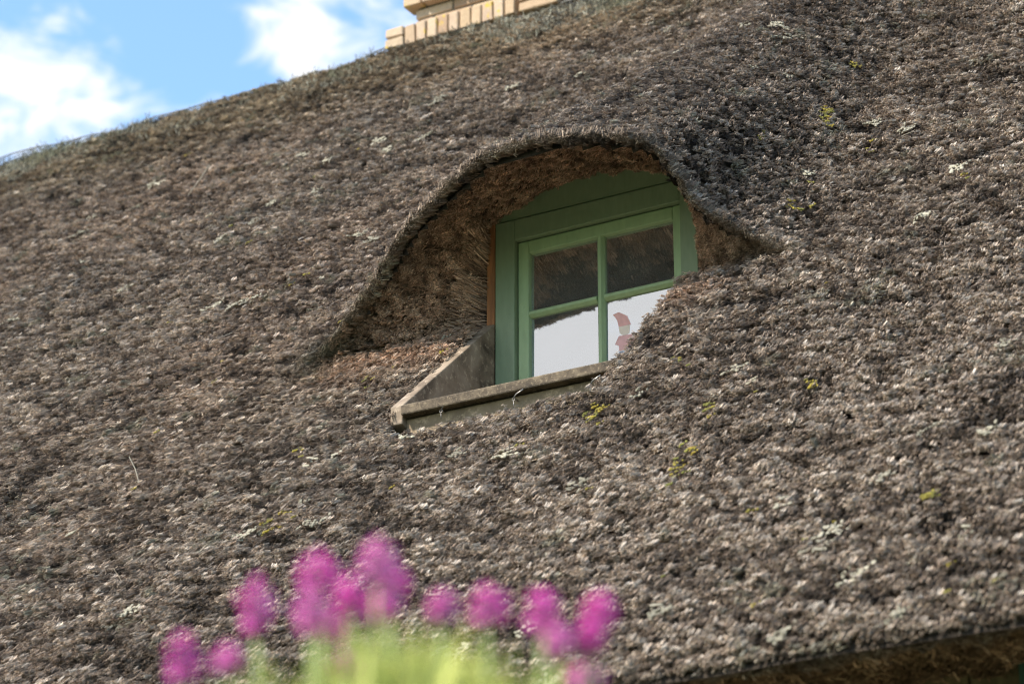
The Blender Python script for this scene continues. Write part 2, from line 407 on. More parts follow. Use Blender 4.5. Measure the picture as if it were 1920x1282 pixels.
def blob(name, n, spread, r, coll):
    bm = bmesh.new()
    for i in range(n):
        m = Matrix.Translation((random.gauss(0, spread), random.gauss(0, spread), random.uniform(0, r))) @ Matrix.Diagonal((1, 1, .7, 1))
        bmesh.ops.create_icosphere(bm, subdivisions=1, radius=r*random.uniform(.6, 1.3), matrix=m)
    for v in bm.verts: v.co += Vector((random.gauss(0, r*.14) for _ in range(3)))
    me = bpy.data.meshes.new(name); bm.to_mesh(me); bm.free()
    at = me.color_attributes.new('shade', 'FLOAT_COLOR', 'POINT')
    at.data.foreach_set('color', np.repeat(np.exp(rng.normal(0, .22, len(me.vertices)))[:, None], 4, 1).astype(np.float32).ravel())
    me.materials.append(STRAW); o = bpy.data.objects.new(name, me); coll.objects.link(o); return o
def scatter(name, P, D, S, idx, C, coll, parent, kind='stuff'):
    """points with their own turn, size and colour, dressed with the pieces of a source collection"""
    n = len(P); me = bpy.data.meshes.new(name); me.vertices.add(n)
    me.vertices.foreach_set('co', np.asarray(P, np.float32).ravel())
    D = D/np.linalg.norm(D, axis=1, keepdims=True)
    rot = np.stack([np.zeros(n), np.arccos(np.clip(D[:, 2], -1, 1)), np.arctan2(D[:, 1], D[:, 0])], -1)
    def attr(nm, typ, key, arr): me.attributes.new(nm, typ, 'POINT').data.foreach_set(key, np.ascontiguousarray(arr).ravel())
    attr('rot', 'FLOAT_VECTOR', 'vector', rot.astype(np.float32))
    S = np.asarray(S, np.float32); S = np.repeat(S[:, None], 3, 1) if S.ndim == 1 else S
    attr('scl', 'FLOAT_VECTOR', 'vector', S)
    attr('pick', 'INT', 'value', np.asarray(idx, np.int32))
    attr('tint', 'FLOAT_COLOR', 'color', np.concatenate([C, np.ones((n, 1))], 1).astype(np.float32))
    g = bpy.data.node_groups.new(name, 'GeometryNodeTree')
    g.interface.new_socket('Geometry', in_out='INPUT', socket_type='NodeSocketGeometry')
    g.interface.new_socket('Geometry', in_out='OUTPUT', socket_type='NodeSocketGeometry')
    N, Lk = g.nodes, g.links
    gi, go = N.new('NodeGroupInput'), N.new('NodeGroupOutput')
    ci = N.new('GeometryNodeCollectionInfo'); ci.inputs['Collection'].default_value = coll
    ci.inputs['Separate Children'].default_value = True; ci.inputs['Reset Children'].default_value = True
    ip = N.new('GeometryNodeInstanceOnPoints'); ip.inputs['Pick Instance'].default_value = True
    def na(nm, typ):
        a = N.new('GeometryNodeInputNamedAttribute'); a.data_type = typ; a.inputs['Name'].default_value = nm
        return [o for o in a.outputs if o.enabled and o.name == 'Attribute'][0]
    Lk.new(gi.outputs[0], ip.inputs['Points']); Lk.new(ci.outputs[0], ip.inputs['Instance'])
    Lk.new(na('pick', 'INT'), ip.inputs['Instance Index']); Lk.new(na('rot', 'FLOAT_VECTOR'), ip.inputs['Rotation'])
    Lk.new(na('scl', 'FLOAT_VECTOR'), ip.inputs['Scale']); Lk.new(ip.outputs[0], go.inputs[0])
    me.materials.append(STRAW)
    o = bpy.data.objects.new(name, me); link(o); adopt(o, parent)
    md = o.modifiers.new('dress', 'NODES'); md.node_group = g
    o['kind'] = kind
    return o

NT_ = 16
for i in range(NT_): tuft('tuft_%02d' % i, 8, .0075, .0012, .0022, .034, .11, .005, .0, 4) if i < 9 else tuft('tuft_%02d' % i, 7, .013, .0011, .0022, .034, .20, .007, .0, 4)
SRC6 = bpy.data.collections.new('loose_reed_sources')
for i in range(8): tuft('loose_%02d' % i, 6, .016, .0013, .0023, .042, .20, .010, .003, 4, SRC6)
SRC2 = bpy.data.collections.new('wisp_sources')
for i in range(8): tuft('wisp_%02d' % i, 7, .018, .0009, .0019, .075, .40, .015, .008, 4, SRC2)
SRC3 = bpy.data.collections.new('long_reed_sources')
for i in range(8): tuft('long_%02d' % i, 5, .014, .0016, .0030, .15, .12, .03, .006, 5, SRC3)
SRC4 = bpy.data.collections.new('stray_sources')
for i in range(6): tuft('stray_%02d' % i, 1, .001, .0008, .0017, random.uniform(.05, .13), .05, .0, .004, 5, SRC4)
SRC5 = bpy.data.collections.new('moss_sources')
for i in range(5): blob('moss_%02d' % i, 7, .008, .0055, SRC5)

def jitter(D, s): return D + rng.normal(0, s, D.shape)
def palette(t, lo, mid, hi):
    t = np.clip(t, 0, 1)[:, None]; lo, mid, hi = map(np.array, (lo, mid, hi))
    return np.where(t < .5, lo+(mid-lo)*t*2, mid+(hi-mid)*(t-.5)*2)
# --- outer thatch
def outer_points(dens, over=3.0):
    n = int((X1-X0)*(RIDGE_Z-EAVE_Z)*dens*over)
    x = rng.uniform(X0, X1, n); z = rng.uniform(EAVE_Z, RIDGE_Z-.02, n)
    px, py, dep = proj(np.stack([x, z+ROOF_C, z+ZO], -1))
    inside = (px > -420) & (px < 2340) & (py > -300) & (py < 1600)
    near = np.clip(1.15-(z-.6)*.22, .55, 1.0)
    steep = (x > -1.1) & (x < 1.7) & (z > -.1) & (z < 2.2)
    ok = (rng.random(n) < near*np.where(inside, 1, .12)*np.where(steep, 1, 1.414/over)) & ~in_hole(x, z, -.004)
    x, z, steep = x[ok], z[ok], steep[ok]
    area = np.full(len(x), over); _, ar = roof_n(x[steep], z[steep]); area[steep] = ar
    ok = rng.random(len(x)) < area/over; x, z = x[ok], z[ok]
    n = 5000                                            # the edge of the hood is packed tighter
    xe = rng.uniform(LIP[0, 0]-.05, LIP[-1, 0]+.05, n); ze = np.interp(xe, XT, ZS)+np.abs(rng.normal(0, .03, n))-.003
    x, z = np.r_[x, xe], np.r_[z, ze]
    return x, roof_y(x, z), z
x, y, z = outer_points(10200)
P = np.stack([x, y, z], -1); nrm, _ = roof_n(x, z)
down = np.array([0, -.72, -.69]); tang = down - nrm*(nrm@down)[:, None]; tang /= np.linalg.norm(tang, axis=1, keepdims=True)
lump = .62*fbm(P*np.array([.30, 1.3, 1.5]), 34, 2)+.38*fbm(P+9, 36, 2); patch = fbm(P+3, 2.2, 3); streak = fbm(P*np.array([.5, 1.6, 1.6])+7, 9, 2)
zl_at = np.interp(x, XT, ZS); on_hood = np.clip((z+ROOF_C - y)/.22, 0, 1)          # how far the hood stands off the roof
lift = .47 + .12*on_hood + rng.normal(0, .08, len(x))
D = jitter(np.array([0, -.87, -.50])*(.82+lift*0)[:, None]+nrm*.12+tang*.12, .10)
off = (lump-.5)*.052 + rng.normal(0, .0075, len(x)) - .004
Pw = P + nrm*off[:, None] + np.array([0, 0, ZO])
t = .49 + (lump-.5)*2.3 + (patch-.5)*.35 + (streak-.5)*.35 + rng.normal(0, .15, len(x))  # low tufts are darkened: shade of the pits put into the colour
Cc = palette(t, (.030, .022, .016), (.225, .170, .128), (.48, .40, .32))
brown = np.clip((fbm(P+20, 1.1, 2)-.45)*3, 0, 1)[:, None]*np.clip((.3-x)/1.5, 0, 1)[:, None]
Cc = Cc*(1-brown*.3) + Cc*np.array([1.08, .94, .84])*brown*.3
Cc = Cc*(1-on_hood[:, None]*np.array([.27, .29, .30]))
lich = (fbm(P+40, 9, 2) > .72) & (rng.random(len(x)) < .5)
Cc[lich] = np.array([.35, .31, .23])*rng.uniform(.7, 1.15, (lich.sum(), 1))*.8
# sheltered, less weathered reed below the dormer's mouth
shel = np.exp(-np.clip((FOLD-z)/.15, 0, 9)**2)*np.clip((x-LIP[0, 0]+.02)/.1, 0, 1)*np.clip((LIP[-1, 0]-.12-x)/.15, 0, 1)*(z < FOLD+.06)
fresh = np.array([.50, .345, .25])*np.exp(rng.normal(0, .25, (len(x), 1)))
Cc = Cc*(1-shel[:, None]*.9)+fresh*shel[:, None]*.9
# dark mossy toe at the left end of the lip
toe = np.exp(-(((x+.56)/.14)**2+((z-.22)/.13)**2))
Cc = Cc*(1-toe[:, None]*.7)+np.array([.035, .038, .018])*toe[:, None]*.7
top = np.clip((z-RIDGE_Z+.75)/.4, 0, 1)[:, None]
Cc = Cc*(1-.45*top)+Cc*np.array([.85, .80, .55])*.45*top
S = rng.uniform(.64, 1.0, len(x))*np.clip(1+(z-1)*.08, .95, 1.2)
S = np.stack([S, S, S*rng.uniform(.8, 1.2, len(x))], -1)
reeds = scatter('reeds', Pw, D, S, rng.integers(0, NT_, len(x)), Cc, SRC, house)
print('reed tufts', len(x))
# --- reeds of the dormer mouth
n = 19000
ti = rng.uniform(0, 160, n); v = np.where(rng.random(n) < .22, rng.random(n)*.12, rng.random(n))
i0 = ti.astype(int).clip(0, 159); j0 = (v*NV).astype(int).clip(0, NV-1); ft = (ti-i0)[:, None]; fv = (v*NV-j0)[:, None]
def bil(A): return A[j0, i0]*(1-ft)*(1-fv)+A[j0, i0+1]*ft*(1-fv)+A[j0+1, i0]*(1-ft)*fv+A[j0+1, i0+1]*ft*fv
P = bil(mv); nm = bil(mn); nm /= np.linalg.norm(nm, axis=1, keepdims=True)
out = -bil(gv); out /= np.linalg.norm(out, axis=1, keepdims=True)
fwd = np.array([0, -.85, -.25])
vv = v[:, None]
D = jitter(nm*.32 + np.array([.10, -.78, -.48]) + out*.10, .17)
lump = fbm(P, 30, 2)
Pw = P + nm*((lump-.5)*.03)[:, None] + np.array([0, 0, ZO])
t = .45+(lump-.5)*1.0+rng.normal(0, .2, n)
Cin = palette(t, (.10, .062, .042), (.44, .285, .20), (.78, .58, .44)); Cout = palette(t, (.045, .035, .025), (.155, .116, .084), (.36, .29, .225))  # fresh inner reeds, paled further in colour to make up for weak bounce light
wv = np.clip(v*1.9-.10, 0, 1)[:, None]; Cc = Cout*(1-wv)+Cin*wv
toe = np.exp(-(((P[:, 0]+.56)/.14)**2+((P[:, 2]-.22)/.13)**2))[:, None]; Cc = Cc*(1-toe*.7)+np.array([.035, .038, .018])*toe*.7
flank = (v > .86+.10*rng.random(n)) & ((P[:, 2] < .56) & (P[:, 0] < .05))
a = ~flank
scatter('soffit_reeds', Pw[a], D[a], rng.uniform(.6, .95, a.sum()), rng.integers(0, NT_, a.sum()), Cc[a], SRC, house)
Pb = Pw[flank]
dl = jitter(out[flank]*.8+nm[flank]*.22+np.array([0, -.3, .05]), .10)
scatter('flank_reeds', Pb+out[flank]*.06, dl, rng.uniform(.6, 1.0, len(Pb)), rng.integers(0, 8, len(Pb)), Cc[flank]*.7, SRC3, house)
# --- eave ends and underside
n = 24000
x = rng.uniform(-2.6, X1, n); s = rng.random(n)**1.3
P = np.stack([x, ye+.07+s*.50, np.full(n, EAVE_Z+.0)+s*.045], -1); lump = fbm(P, 22, 2); P[:, 2] += (lump-.5)*.05
D = jitter(np.tile(np.array([0, -.72, -.62]), (n, 1)), .25)
Cc = palette(.4+(lump-.5)+rng.normal(0, .2, n), (.08, .048, .022), (.23, .15, .08), (.46, .33, .20))
edge = np.clip(1-s*9, 0, 1)[:, None]; Cc = Cc*(1-edge)+palette(.5+rng.normal(0, .2, n), (.05, .04, .03), (.17, .135, .105), (.36, .31, .25))*edge
scatter('eave_reeds', P+np.array([0, 0, ZO]), D, rng.uniform(.7, 1.1, n), rng.integers(0, 8, n), Cc, SRC6, house)

# ------------------------------------------------------------------ ridge: tangled sod and heather roll under wire netting
def cap_pt(a, bulge=1.0):
    """cross-section of the ridge roll, a from -1 (front foot) to 1 (back foot)"""
    s = a*.46
    yy = RIDGE_Y + s*.80; zz = RIDGE_Z - math.sqrt(s*s*.92+.012) + .075 + .012*math.cos(a*9)
    return yy, zz
xs = np.arange(X0, X1+.01, .08); As = np.linspace(-1, 1, 17)
cv = []
for xx in xs:
    for a in As:
        yy, zz = cap_pt(a); cv.append((xx, yy, zz))
cv = np.array(cv); wob = (fbm(cv, 5, 2)-.5)*.06 + (fbm(cv*np.array([1, 0, 0]), .9, 1)-.5)*.05; cv[:, 2] += wob+ZO
na_ = len(As)
cf = [(i*na_+j, (i+1)*na_+j, (i+1)*na_+j+1, i*na_+j+1) for i in range(len(xs)-1) for j in range(na_-1)]
adopt(mesh_obj('ridge_roll', cv, cf, m_plain('matted_sod', (.05, .047, .030), .95, .5, 40, .01), None, True))
CV = cv.reshape(len(xs), na_, 3)
n = 17000
xi = rng.uniform(0, len(xs)-1.001, n); ai = np.minimum(np.abs(rng.normal(0, 1, n)), 3)/3; ai = np.where(rng.random(n) < .8, rng.uniform(0, 9.5, n), rng.uniform(0, na_-1.001, n))
i0, j0 = xi.astype(int), ai.astype(int); fi, fj = (xi-i0)[:, None], (ai-j0)[:, None]
P = CV[i0, j0]*(1-fi)*(1-fj)+CV[i0+1, j0]*fi*(1-fj)+CV[i0, j0+1]*(1-fi)*fj+CV[i0+1, j0+1]*fi*fj
fr = (ai-8)/8.0
D = np.stack([rng.normal(0, .55, n), fr*.75-.15+rng.normal(0, .3, n), np.where(np.abs(fr) < .2, -.22, -.55)+rng.normal(0, .22, n)], -1)
g = fbm(P+60, 3.2, 3); t = .45+(fbm(P, 24, 2)-.5)+rng.normal(0, .2, n)
Cb = palette(t, (.08, .072, .052), (.24, .22, .165), (.44, .41, .32)); Cg = palette(t, (.04, .042, .022), (.125, .125, .07), (.27, .255, .165))
gm = .75*np.clip((g-.5)*6, 0, 1)[:, None]
scatter('ridge_growth', P, D, rng.uniform(.5, .95, n), rng.integers(0, 8, n), Cb*(1-gm)+Cg*gm, SRC2, house)
# wire netting stretched over the roll
mb = MB(); wx = np.arange(X0, -1.0, .045)
def net_pt(x, a, lift):
    i = np.clip((x-X0)/.08, 0, len(xs)-2); k = int(i); f = i-k; j = (a+1)*8; m = min(int(j), na_-2); g_ = j-m
    p = CV[k, m]*(1-f)*(1-g_)+CV[k+1, m]*f*(1-g_)+CV[k, m+1]*(1-f)*g_+CV[k+1, m+1]*f*g_
    return p+np.array([0, 0, lift*(.75+.2*math.sin(x*5.1)+.12*math.sin(x*13.7+1))])
rows = [-.7, -.52, -.34, -.17, 0, .17, .34]
for r, a in enumerate(rows):
    lift = .075-.045*abs(a)/.7
    pts = [net_pt(xx, a + (.07 if (q+r) % 2 else -.07), lift) for q, xx in enumerate(wx)]
    if r == 4: pts = [net_pt(xx, 0, lift+.006) for xx in wx]
    mb.add(*tube_data(pts, .0022 if r != 4 else .0034, 4, False))
for q, xx in enumerate(wx):
    for r in range(len(rows)-1):
        if (q+r) % 2:
            l0, l1 = .075-.045*abs(rows[r])/.7, .075-.045*abs(rows[r+1])/.7
            mb.add(*tube_data([net_pt(xx, rows[r]+.07, l0), net_pt(xx, rows[r+1]-.07, l1)], .0020, 3, False))
adopt(mb.build('wire_netting', WIRE))

# --- stray bleached straws and moss cushions
n = 110
x = rng.uniform(-5.5, 2.6, n); z = EAVE_Z + (RIDGE_Z-EAVE_Z)*rng.random(n)**.8; ok = ~in_hole(x, z, .03); x, z = x[ok], z[ok]; n = len(x)
nrm, _ = roof_n(x, z); P = np.stack([x, roof_y(x, z), z+ZO], -1)+nrm*.02
D = jitter(nrm*.25 + np.array([0, -.5, -.5]), .65)
Cc = np.array([.42, .36, .28])*rng.uniform(.4, 1.15, (n, 1))
scatter('stray_straws', P, D, rng.uniform(.6, 1.5, n), rng.integers(0, 6, n), Cc, SRC4, house)
spots = [((1545, 215), 16), ((1548, 232), 10), ((1500, 392), 6), ((1330, 770), 7), ((1295, 845), 5), ((1275, 680), 4), ((1280, 880), 5), ((650, 605), 6), ((560, 860), 5), ((535, 970), 4), ((515, 990), 5), ((1120, 775), 7), ((1520, 730), 6), ((1745, 935), 6), ((1270, 905), 5), ((1630, 280), 4), ((1600, 130), 4), ((1420, 250), 3), ((1110, 790), 9), ((690, 720), 4), ((1810, 340), 3), ((490, 1000), 3)]
Pm, Cm = [], []
rs_x = np.linspace(-5, 3, 400)
def hit(px):
    d = ray(*px); tt = np.linspace(6, 17, 2400); Q = CAM+d[None]*tt[:, None]
    g_ = Q[:, 1]-roof_y(Q[:, 0], Q[:, 2]-ZO); k = np.argmax(g_ > 0); return Q[k]
for px, c in spots:
    for _ in range(c):
        Pm.append(hit((px[0]+random.gauss(0, 9), px[1]+random.gauss(0, 7))))
for _ in range(40): Pm.append(hit((random.uniform(200, 1900), random.uniform(250, 1180))))
Pm = np.array(Pm); keepm = ~in_hole(Pm[:, 0], Pm[:, 2]-ZO, .01); Pm = Pm[keepm]; n = len(Pm)
nrm, _ = roof_n(Pm[:, 0], Pm[:, 2]-ZO)
mixm = rng.random((n, 1))
Cm = (np.array([.30, .22, .03])*mixm+np.array([.17, .17, .04])*(1-mixm))*rng.uniform(.6, 1.15, (n, 1))
scatter('moss_cushions', Pm+nrm*.012, nrm, rng.uniform(.35, .8, n), rng.integers(0, 5, n), Cm, SRC5, house)

# --- pale lichen crusts
n = 120
cx_ = rng.uniform(-3.5, 2.5, n); cz_ = rng.uniform(EAVE_Z, 2.4, n); k_ = rng.integers(2, 9, n)
x = np.repeat(cx_, k_)+rng.normal(0, .016, k_.sum()); z = np.repeat(cz_, k_)+rng.normal(0, .012, k_.sum()); sh = np.repeat(rng.uniform(.6, 1.15, n), k_)
ok = ~in_hole(x, z, .03); x, z, sh = x[ok], z[ok], sh[ok]; n = len(x)
nrm, _ = roof_n(x, z); P = np.stack([x, roof_y(x, z), z+ZO], -1)+nrm*.010
scatter('lichen_crusts', P, jitter(nrm, .2), np.stack([rng.uniform(.6, 1.3, n), rng.uniform(.6, 1.3, n), rng.uniform(.4, .8, n)], -1), rng.integers(0, 5, n), np.array([.29, .265, .20])*sh[:, None], SRC5, house)

# ------------------------------------------------------------------ dormer window
FX1 = .745
fb = bmesh.new()
def addbox(bm, lo, hi, bev=.003):
    b = box_bm(lo, hi, bev); me = bpy.data.meshes.new('tmp'); b.to_mesh(me); b.free(); bm.from_mesh(me); bpy.data.meshes.remove(me)
addbox(fb, Z((0, .0, -.12)), Z((.073, .07, .578)))                    # left jamb
addbox(fb, Z((.684, .0, -.12)), Z((FX1, .07, .578)))                  # right jamb
addbox(fb, Z((.0734, .0004, .503)), Z((.6836, .07, .5776)))           # head
addbox(fb, Z((.0734, .0004, -.12)), Z((.6836, .07, -.045)))           # foot
window = adopt(bm_obj('dormer_window', fb, GREEN))
window['label'] = 'green painted four-pane casement window under the thatch'
def wpart(name, lo, hi, mat=GREEN, bev=.004): return adopt(box(name, Z(lo), Z(hi), mat, None, bev), window)
fz_ = [(x, .006, arch_z(min(max(x, 0), .72))+.05) for x in np.linspace(-.03, .77, 15)]
adopt(bm_obj('fascia_board', prism_bm([Z(p) for p in fz_]+[Z((.77, .006, .582)), Z((-.03, .006, .582))], (0, .03, 0), 0), GREEN), window)
SY = .018                                                             # sash sits back in the frame
wpart('sash_stile', (.0765, SY, -.042), (.1165, SY+.04, .4995), GREEN_LIT); wpart('sash_stile', (.6495, SY, -.042), (.681, SY+.04, .4995), GREEN_LIT)
wpart('sash_rail', (.1168, SY+.0005, .455), (.6492, SY+.04, .4993), GREEN_LIT); wpart('sash_rail', (.1168, SY+.0005, -.0415), (.6492, SY+.04, -.008), GREEN_LIT)
def bar_prof(p0, p1, wv, dv):
    """glazing bar with chamfered nose between p0 and p1"""
    p0, p1, wv = Vector(p0), Vector(p1), Vector(wv)
    y0 = Vector((0, SY+.002, 0)); prof = [(-1, .034), (-1, .012), (-.35, 0), (.35, 0), (1, .012), (1, .034)]
    return prism_bm([p0+wv*a+Vector((0, b, 0)) for a, b in prof], p1-p0, 0)
adopt(bm_obj('glazing_bar', bar_prof(Z((.3815, SY, -.008)), Z((.3815, SY, .455)), (.0135, 0, 0), 0), GREEN_LIT), window)
for xa, xb in ((.1168, .3679), (.3951, .6492)):
    adopt(bm_obj('glazing_bar', bar_prof(Z((xa, SY+.001, .2405)), Z((xb, SY+.001, .2405)), (0, 0, .0125), 0), GREEN_LIT), window)
for xa, xb in ((.117, .3683), (.3947, .649)):
    for za, zb in ((-.0079, .2279), (.2532, .4548)):
        for nm, yy in (('pane', SY+.021), ('inner_pane', SY+.066)):
            b = box_bm((xa, -.0015, za-.5*(za+zb)), (xb, .0015, zb-.5*(za+zb)), 0)
            bmesh.ops.rotate(b, verts=b.verts[:], cent=(0, 0, 0), matrix=Matrix.Rotation(R_(-0.3), 3, 'X'))
            bmesh.ops.translate(b, verts=b.verts[:], vec=Z((0, yy, .5*(za+zb))))
            adopt(bm_obj(nm, b, GLASS), window)
        wpart('spacer_strip', (xa, SY+.0285, zb-.006), (xb, SY+.062, zb-.0005), m_flat('grey_spacer', (.5, .5, .47)) if 'grey_spacer' not in bpy.data.materials else bpy.data.materials['grey_spacer'], 0)
adopt(box('side_batten', Z((-.030, -.004, .215)), Z((-.0015, .05, .60)), BATTEN, None, .002))
# dark room behind the glass
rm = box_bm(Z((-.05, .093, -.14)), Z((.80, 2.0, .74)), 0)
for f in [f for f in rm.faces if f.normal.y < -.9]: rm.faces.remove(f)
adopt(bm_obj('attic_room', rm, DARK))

# sill: sloping board, lichened front bar, tan fascia, triangular cheeks
sillm = bmesh.new()
adopt(bm_obj('sill_tray', prism_bm([Z((.0008, .0, -.09)), Z((.0008, -.52, -.262)), Z((.0008, -.52, -.285)), Z((.0008, .0, -.125))], (.742, 0, 0), 0), CEMENT))
sill = adopt(bm_obj('window_sill', box_bm(Z((.0009, -.566, -.285)), Z((.80, -.5205, -.251)), .005, 2), LICHEN_WOOD))
adopt(box('sill_fascia', Z((.0009, -.530, -.42)), Z((.80, -.5215, -.2885)), TAN, None, .002), sill)
def cheek(x0, name):
    poly = [Z((x0, .0, .222)), Z((x0, -.552, -.247)), Z((x0, -.552, -.306)), Z((x0, -.48, -.33)), Z((x0, .0, -.13))]
    return adopt(bm_obj(name, prism_bm(poly, (-.045 if x0 < .3 else .045, 0, 0), .004), CEMENT))
cheek(0.0, 'sill_cheek'); cheek(FX1+.001, 'sill_cheek')
for px in ((834, 770), (970, 748), (1114, 722)):
    p = on_y(px, -.534)
    h = [p+np.array([.0, .006, -.005]), p+np.array([0, -.022, -.004]), p+np.array([.012, -.028, .004]), p+np.array([.038, -.030, .014])]
    V, Fc = tube_data(h, .0022, 6); m_ = MB(); m_.add(V, Fc)
    ring = [p+np.array([.0+.005*math.cos(a), -.022, -.008+.005*math.sin(a)]) for a in np.linspace(0, 6.283, 9)]
    m_.add(*tube_data(ring, .0012, 5)); m_.add(*tube_data([p+np.array([0, -.022, -.013]), p+np.array([.001, -.022, -.035])], .0013, 5))
    adopt(m_.build('wire_hook', METAL, None, True), sill)

# plank wall under the eave
for i, xx in enumerate(np.arange(-2.2, 3.7, .14)):
    adopt(box('plank', (xx, WY-.022-.003*(i % 2), .4), (xx+.134, WY-.002, EAVE_Z+ZO+.05), PLANK, None, .003))
adopt(box('door_post', (2.27, WY-.06, 0), (2.36, WY-.03, EAVE_Z+ZO+.04), GREENDARK, None, .004))

# ------------------------------------------------------------------ chimney
CY = 2.93
chim_core = adopt(box('chimney', (-2.17, CY+.012, RIDGE_Z+ZO-.5), (-1.262, CY+.63, RIDGE_Z+ZO+1.12), MORTAR, None, 0))
def bmesh_brick(L, D_, H, seed):
    b = box_bm((-L/2, -D_/2, -H/2), (L/2, D_/2, H/2), .005, 2); r = random.Random(seed)
    for v in b.verts: v.co += Vector((r.gauss(0, .0012), r.gauss(0, .0012), r.gauss(0, .0012)))
    me = bpy.data.meshes.new('brick'); bmesh.ops.recalc_face_normals(b, faces=b.faces[:]); b.to_mesh(me); b.free(); me.materials.append(BRICK); return me
BR = {k: [bmesh_brick(*d, s) for s in range(3)] for k, d in dict(stretch=(.205, .10, .047), half=(.098, .10, .047), rowlock=(.052, .20, .100), side=(.10, .205, .047)).items()}
def brick(kind, c, tilt=0.0):
    o = bpy.data.objects.new('brick', random.choice(BR[kind])); link(o); o.location = c
    o.rotation_euler = (random.gauss(0, .01), tilt+random.gauss(0, .008), random.gauss(0, .012)); adopt(o, chim_core)
    o.location = Vector(c); return o
ZB = 3.165+ZO                           # foot of the rowlock course, on the ridge roll
x0 = -2.314
for k in range(2): brick('half', (x0+.049, CY-.03, ZB+.0235+k*.054))
for k in range(-2, 0): brick('stretch', (x0+.35, CY-.02, ZB-.03+k*.057)); brick('stretch', (x0+.57, CY-.02, ZB-.03+k*.057)); brick('stretch', (x0+.13, CY-.02, ZB-.03+k*.057))
for k in range(10): brick('rowlock', (x0+.133+k*.0615, CY+.03, ZB+.052))
brick('stretch', (x0+.84, CY-.02, ZB+.025)); brick('stretch', (x0+.84, CY-.02, ZB+.08)); brick('half', (x0+1.0, CY+.0, ZB+.04), .5); brick('half', (x0+1.08, CY+.02, ZB+.02), .6)
xs0, xs1 = x0+.118, x0+.118+.954
for c in range(18):
    zc = ZB+.104+.0285+c*.057
    out_ = .03 if 1 < c < 0 else 0
    corb = .045 if c in (2, 3) else 0.0
    xx = xs0-corb + (0 if c % 2 else -.107)
    while xx < xs1-.03:
        a, b_ = max(xx, xs0-corb), min(xx+.205, xs1)
        if b_-a > .15: brick('stretch', ((a+b_)/2, CY+.055-corb, zc))
        elif b_-a > .06: brick('half', (a+.049, CY+.055-corb, zc))
        xx += .214
    for k in range(3): brick('side', (xs1-.045+corb, CY+.21+k*.214+(0 if c % 2 else -.02), zc))

adopt(box('chimney_cap', (xs0-.05, CY-.05, ZB+.104+18*.057+.002), (xs1+.05, CY+.75, ZB+.104+18*.057+.07), MORTAR, None, .008), chim_core)
# ------------------------------------------------------------------ sticker on the lower right pane: little figure in a red cap
def sticker():
    root = tag(empty('window_sticker', tuple(on_y((1172, 640), SY+.0205))), 'faint paper figure with red cap and red shirt stuck on lower right pane', 'sticker')
    y_ = SY+.0105; loc = Vector(root.location)
    cols = dict(cap=(.8, .44, .42), face=(.86, .74, .64), shirt=(.8, .46, .46), shorts=(.44, .52, .68), leg=(.84, .72, .64))
    shapes = [('cap', [(1149, 590), (1160, 585), (1176, 592), (1183, 608), (1160, 613), (1157, 600)]), ('face', [(1160, 613), (1181, 608), (1180, 624), (1170, 630), (1162, 625)]),
              ('shirt', [(1160, 630), (1184, 626), (1193, 640), (1187, 645), (1186, 655), (1161, 658), (1160, 648), (1153, 646)]), ('shorts', [(1161, 658.6), (1186, 655.6), (1185, 669), (1163, 673)]),
              ('leg', [(1165, 673.5), (1170, 672.5), (1169, 686), (1163, 686)]), ('leg', [(1177, 671), (1183, 670), (1182, 683), (1177, 684)])]
    for nm, pl in shapes:
        pts = []
        for p in pl:
            q = on_y(p, y_)
            for _ in range(3): q = on_y(p, SY+.021-.0021+(q[2]-ZO-.11)*0.0052)
            pts.append(q)
        mt = bpy.data.materials.get('sticker_'+nm) or m_flat('sticker_'+nm, cols[nm])
        o = bm_obj(nm, prism_bm(pts, (0, .0004, 0), 0), mt); o.parent = root; o.matrix_parent_inverse = Matrix.Translation(-loc)
sticker()

# ------------------------------------------------------------------ ground
m, n_, p_ = mat_new('lawn'); c_ = coords(n_)
n_.link(n_.ramp(n_.noise(c_, .8, 8, .65), [(.3, (.035, .06, .018)), (.7, (.075, .11, .035))]), p_.inputs['Base Color']); p_.inputs['Roughness'].default_value = .9
bump(n_, p_, n_.noise(c_, 40, 5), .03)
gnd = tag(mesh_obj('ground', [(-3000, -3000, 0), (3000, -3000, 0), (3000, 3000, 0), (-3000, 3000, 0)], [(0, 1, 2, 3)], m), kind='structure')

m, n_, p_ = mat_new('bounce_gravel'); c_ = coords(n_)
n_.link(n_.ramp(n_.noise(c_, 70, 6, .7), [(.3, (.24, .20, .15)), (.7, (.50, .44, .35))]), p_.inputs['Base Color']); p_.inputs['Roughness'].default_value = .95
bump(n_, p_, n_.noise(c_, 90, 5), .02)
tag(mesh_obj('bounce_strip', [(-12, -3.6, .004), (12, -3.6, .004), (12, 0, .004), (-12, 0, .004)], [(0, 1, 2, 3)], m), kind='structure')  # unseen pale strip, added to bounce light up under the eave

